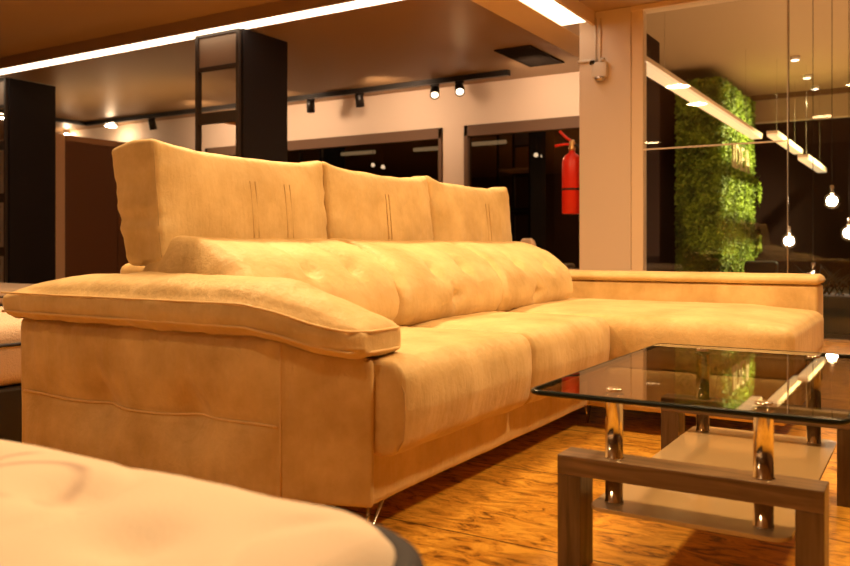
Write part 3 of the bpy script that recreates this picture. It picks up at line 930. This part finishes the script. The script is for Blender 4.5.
# alarm box on the column
al = thing('alarm_box', 'small white junction box high on the cream column', 'junction box', (6.75, 2.385, 2.2))
obj('box_body', box(-0.06, 0, -0.065, 0.065, -0.07, 0.06, 0.008), M['cable'], al)
obj('knob', lathe([(0.0, 0), (0.022, 0), (0.022, 0.03), (0, 0.032)], 16, (-0.05, 0.06, 0.045)), M['grille'], al)
obj('knob', lathe([(0.0, 0), (0.022, 0), (0.022, 0.03), (0, 0.032)], 16, (-0.05, -0.03, 0.058)), M['cable'], al)
obj('cover', lathe([(0.035, -0.10), (0.05, -0.07), (0.03, -0.06)], 16, (-0.03, 0, 0)), M['steel'], al)
cb = obj('cable_duct', tube([(-0.008, 0.045, 0.0), (-0.008, 0.045, 0.44)], 0.007, 8), M['cable'], al)
obj('cable_duct', tube([(-0.008, 0.005, 0.05), (-0.008, 0.005, 0.44)], 0.009, 8), M['beam'], al)
obj('cable_duct', box(-0.016, 0, 0.03, 0.205, 0.075, 0.10), M['cable'], al)

# ------------------------------------------------------------------ green wall with sign
gw = thing('green_wall', 'tall pillar covered in bright green foliage behind the glass', 'green wall', (12.9, 2.72, 0))
GX, GY, GH = 2.6, 0.62, 3.25
obj('core', box(0.05, GX, 0.05, GY, 0, GH - 0.05), M['moss_core'], gw, False)
bm = bmesh.new()
def leaf(p, nrm, s):
    a = Vector((rnd.uniform(-1, 1), rnd.uniform(-1, 1), rnd.uniform(-1, 1))).normalized()
    nn = (nrm + a * 0.9).normalized()
    u = nn.cross(Vector((0.3, 0.2, 1))).normalized(); w = nn.cross(u)
    ang = rnd.uniform(0, 2 * PI); u, w = u * math.cos(ang) + w * math.sin(ang), w * math.cos(ang) - u * math.sin(ang)
    vs = [bm.verts.new(p + q) for q in (-u * s, -w * s * 0.5 + nn * s * .2, u * s, w * s * 0.5 + nn * s * .2)]
    bm.faces.new(vs)
for _ in range(13000):
    z = rnd.uniform(0, GH); y = rnd.uniform(-0.03, GY + 0.02)
    if z > GH - 0.12 and rnd.random() < abs(y / GY - .5): continue
    leaf(Vector((rnd.uniform(-0.05, 0.06), y, z)), Vector((-1, 0, 0.1)), rnd.uniform(0.018, 0.042))
for _ in range(34000):
    z = rnd.uniform(0, GH); x = rnd.uniform(-0.03, GX)
    leaf(Vector((x, rnd.uniform(-0.07, 0.06) , z)), Vector((0, -1, 0.1)), rnd.uniform(0.018, 0.042))
for _ in range(3000):
    leaf(Vector((rnd.uniform(0, GX), rnd.uniform(0, GY), GH + rnd.uniform(-0.05, 0.02))), Vector((0, 0, 1)), rnd.uniform(0.018, 0.042))
for _ in range(500):
    z = rnd.choice((1.7, 0.75)) + rnd.gauss(0, 0.1)
    leaf(Vector((GX + rnd.gauss(0.03, 0.05), rnd.uniform(-0.15, 0.05), z)), Vector((0, -1, 0.1)), 0.05)
obj('foliage', bm, M['leaf'], gw, False)
# sign letters on the -y face (text reads along +x)
sg = thing('sign', 'cream raised letters IDEA on the green foliage wall', 'sign', (13.3, 2.60, 1.93))
xx = 0.0
for chx in 'IDEA':
    cu = bpy.data.curves.new('letter', 'FONT'); cu.body = chx; cu.size = 0.54; cu.extrude = 0.015
    tmp = bpy.data.objects.new('letter_tmp', cu); C.objects.link(tmp)
    bpy.context.view_layer.update()
    me = bpy.data.meshes.new_from_object(tmp.evaluated_get(bpy.context.evaluated_depsgraph_get()))
    bpy.data.objects.remove(tmp)
    xs = [v.co.x for v in me.vertices]; w = max(xs) - min(xs); mn = min(xs)
    me.transform(Matrix.Translation((-mn, 0, 0)))
    me.transform(Matrix.Rotation(PI / 2, 4, 'X'))
    me.materials.clear(); me.materials.append(M['letter'])
    o = bpy.data.objects.new('letter', me); C.objects.link(o); o.parent = sg; o.location = (xx, 0, 0)
    xx += w + 0.12

# suspended linear lamps beyond the partition
def linear(x0, x1, y, z, label, m='led_dim', w=0.07, h=0.035, zc=3.45):
    t = thing('linear_lamp', label, 'lamp', ((x0 + x1) / 2, y, z), 'linear lamps hanging in the hall')
    L_ = (x1 - x0) / 2
    obj('diffuser', box(-L_, L_, -w, w, 0, h), M[m], t, False)
    obj('housing', box(-L_, L_, -w - .004, w + .004, h, h + 0.04), M['beam'], t, False)
    for k in (-0.7, 0.7): obj('suspension_wire', tube([(k * L_, 0, h + .04), (k * L_, 0, zc - z)], 0.0018, 6), M['steel'], t)
    return t
linear(7.15, 13.0, 2.20, 2.30, 'long glowing linear lamp crossing in front of the green wall')
linear(12.6, 15.3, 1.93, 2.28, 'short linear lamp just right of the green wall')
linear(13.2, 15.7, 1.60, 1.98, 'lowest linear lamp between the green wall and the glass joint')

# hall track spots
for i, (x, y, lab) in enumerate(((795, 60, 'nearest and brightest spotlight on the hall ceiling'), (807, 78, 'second spotlight in the receding row on hall ceiling'), (815, 89, 'third spotlight in the receding row on hall ceiling'), (822, 98, 'farthest spotlight in the receding row on hall ceiling'))):
    u = (x - 425) / 826.; c_, s_ = math.cos(math.radians(31.5)), math.sin(math.radians(31.5))
    d = (3.40 - 0.70) * 826 / (247 - y)
    P = Vector((d * (c_ + u * s_), d * (s_ - u * c_), 3.449))
    t = thing('ceiling_spotlight', lab, 'spotlight', tuple(P), 'hall ceiling spotlights')
    obj('housing', lathe([(0.07, 0), (0.07, -0.05), (0.06, -0.052)], 16), M['cable'], t)
    obj('lens', lathe([(0, -0.053), (0.055, -0.053), (0.05, -0.06), (0, -0.062)], 16), M['spot_glow'], t)

# pendant bulbs beyond the glass
def pend(px, py, d, label, r=0.075, e=10):
    u = (px - 425) / 826.; c_, s_ = math.cos(math.radians(31.5)), math.sin(math.radians(31.5))
    P = Vector((d * (c_ + u * s_), d * (s_ - u * c_), 0.70 - (py - 247) * d / 826))
    t = thing('pendant_lamp', label, 'pendant lamp', tuple(P), 'bare bulb pendants in the hall')
    obj('cord', tube([(0, 0, r + 0.07), (0, 0, 3.45 - P.z)], 0.003, 6), M['grille'], t)
    obj('socket', lathe([(0.0, r + 0.08), (0.018, r + 0.075), (0.022, r + 0.01), (0.018, r - 0.01)], 16), M['steel'], t)
    obj('globe', lathe([(r * math.sin(a) if 0 < k < 16 else 0, -r * math.cos(a)) for k, a in [(k, PI * k / 16) for k in range(17)]], 24), M['bulb_glass'], t)
    obj('filament', lathe([(0, -r * .7), (r * .5, -r * .5), (r * .7, r * .0), (r * .5, r * .5), (0, r * .7)], 12), M['bulb'], t)
    return t
pend(832, 201, 8.0, 'upper glowing globe bulb near the right edge')
pend(789, 241, 8.6, 'glowing globe bulb hanging beside the glass joint')
pend(849, 233, 8.0, 'globe bulb cut by the right edge of the picture')
pend(813, 279, 7.6, 'lowest globe bulb, just over the end of the chaise arm', e=4)

# low lounge chair beyond the glass
def lounge(label, loc, rz, col):
    t = thing('lounge_chair', label, 'chair', loc, rz=rz)
    obj('seat', cushion(-0.25, 0.25, -0.25, 0.25, 0.28, 0.38, 0.03, (12, 12, 6)), M[col], t)
    def lean(u, co, n):
        co = co.copy(); co.x += (co.z - 0.38) * 0.18; return co
    obj('backrest', cushion(0.20, 0.27, -0.25, 0.25, 0.36, 0.60, (0.03, 0.06, 0.06), (6, 14, 10), lean), M[col], t)
    for x in (-0.2, 0.2):
        for y in (-0.2, 0.2): obj('leg', tube([(x, y, 0.0), (x * .9, y * .9, 0.29)], 0.014, 8), M['black'], t)
    return t
lounge('dark low chair with rounded back behind the glass partition', (12.2, 2.05, 0.0), 0.0, 'pot').scale = (0.9, 0.9, 0.84)
lounge('tan chair half hidden beside the foot of the column', (7.2, 2.98, 0.0), 2.2, 'tan_panel').scale = (1, 1, 1.3)

# dark planter box with plant at right edge
pb = thing('planter', 'dark planter box with a sparse plant at right beyond the chaise', 'planter', (7.6, 0.65, 0.004))
obj('planter_box', box(-0.25, 0.25, -0.7, 0.30, 0, 0.30, 0.01), M['pot'], pb, False)
bm = bmesh.new()
for _ in range(26):
    a = rnd.uniform(0, 2 * PI); L_ = rnd.uniform(0.15, 0.3); b0 = Vector((rnd.uniform(-.15, .15), rnd.uniform(-.5, .2), 0.295))
    dd = Vector((math.cos(a) * L_ * .6, math.sin(a) * L_ * .6, L_))
    tube([b0, b0 + dd * .5, b0 + dd * .9 + Vector((math.cos(a) * .05, math.sin(a) * .05, 0))], 0.01, 4, bm, radii=[0.006, 0.01, 0.001])
obj('plant', bm, M['pot'], pb)

# ------------------------------------------------------------------ unseen room downlights: some read off the light, others added as fill
def downlight(x, y, label, e, z=2.70, lit=True):
    t = thing('downlight', label, 'downlight', (x, y, z), 'round ceiling downlights')
    obj('rim', lathe([(0.17, 0), (0.17, -0.012), (0.15, -0.014), (0.15, -0.004)], 32), M['cable'], t)
    obj('diffuser', lathe([(0, -0.005), (0.149, -0.005)], 32), M['led_dim'], t)
    area_light('downlight_lamp', (x, y, z - 0.03), (x, y, 0), e, 0.28)
KEY = 1.0
downlight(1.9, 2.75, 'round downlight over the near end of the sofa', 48 * KEY)
downlight(3.3, 2.65, 'round downlight over the far end of the sofa', 50 * KEY)
downlight(-0.2, 1.4, 'added unseen downlight over the foreground mattress', 14 * KEY)
downlight(2.3, -0.6, 'round downlight in front of the coffee table', 50 * KEY)
downlight(2.3, 0.75, 'round downlight straight above the coffee table', 25 * KEY)
downlight(-2.0, 4.5, 'added unseen downlight over the left aisle', 30 * KEY)
downlight(4.6, 0.3, 'added unseen downlight by the glass partition', 42 * KEY)
downlight(3.0, 6.5, 'added unseen downlight over the beds', 14 * KEY)

# added fill lamps without fixtures: hall ceiling, green wall, raft
area_light('hall_up_fill', (11.0, 0.0, 0.6), (11.01, 0.0, 4), 170, 6.0, 6.0, (1, 0.60, 0.28))
spot_light('green_wall_fill', (14.3, 0.3, 3.3), (14.0, 2.72, 1.3), 1500, 0.1, 90, 0.8, (1, 0.88, 0.45))
area_light('raft_wash', (6.8, 8.5, 2.0), (6.8, 8.5, 4), 10, 1.0, 3.0)

# ------------------------------------------------------------------ world, camera, view
w = bpy.data.worlds.new('night'); sc.world = w; w.use_nodes = True
w.node_tree.nodes['Background'].inputs[0].default_value = (0.05, 0.03, 0.02, 1)
w.node_tree.nodes['Background'].inputs[1].default_value = 0.25

cam = bpy.data.cameras.new('camera'); co = bpy.data.objects.new('camera', cam); C.objects.link(co)
cam.sensor_width = 36; cam.lens = 826 / 850 * 36
co.location = (0, 0, 0.70)
yaw = math.radians(31.5)
co.rotation_euler = (PI / 2, 0, yaw - PI / 2)
cam.shift_y = (247 - 283) / 850.0
cam.clip_start = 0.05; cam.clip_end = 60
cam.dof.use_dof = True; cam.dof.focus_distance = 2.9; cam.dof.aperture_fstop = 4.2
sc.camera = co
sc.view_settings.view_transform = 'Standard'; sc.view_settings.look = 'None'
sc.view_settings.gamma = 1; sc.view_settings.use_curve_mapping = False
sc.view_settings.exposure = 0.22
try:
    sc.cycles.use_denoising = True
    sc.cycles.max_bounces = 10; sc.cycles.transparent_max_bounces = 16
    sc.cycles.sample_clamp_indirect = 6
except Exception: pass
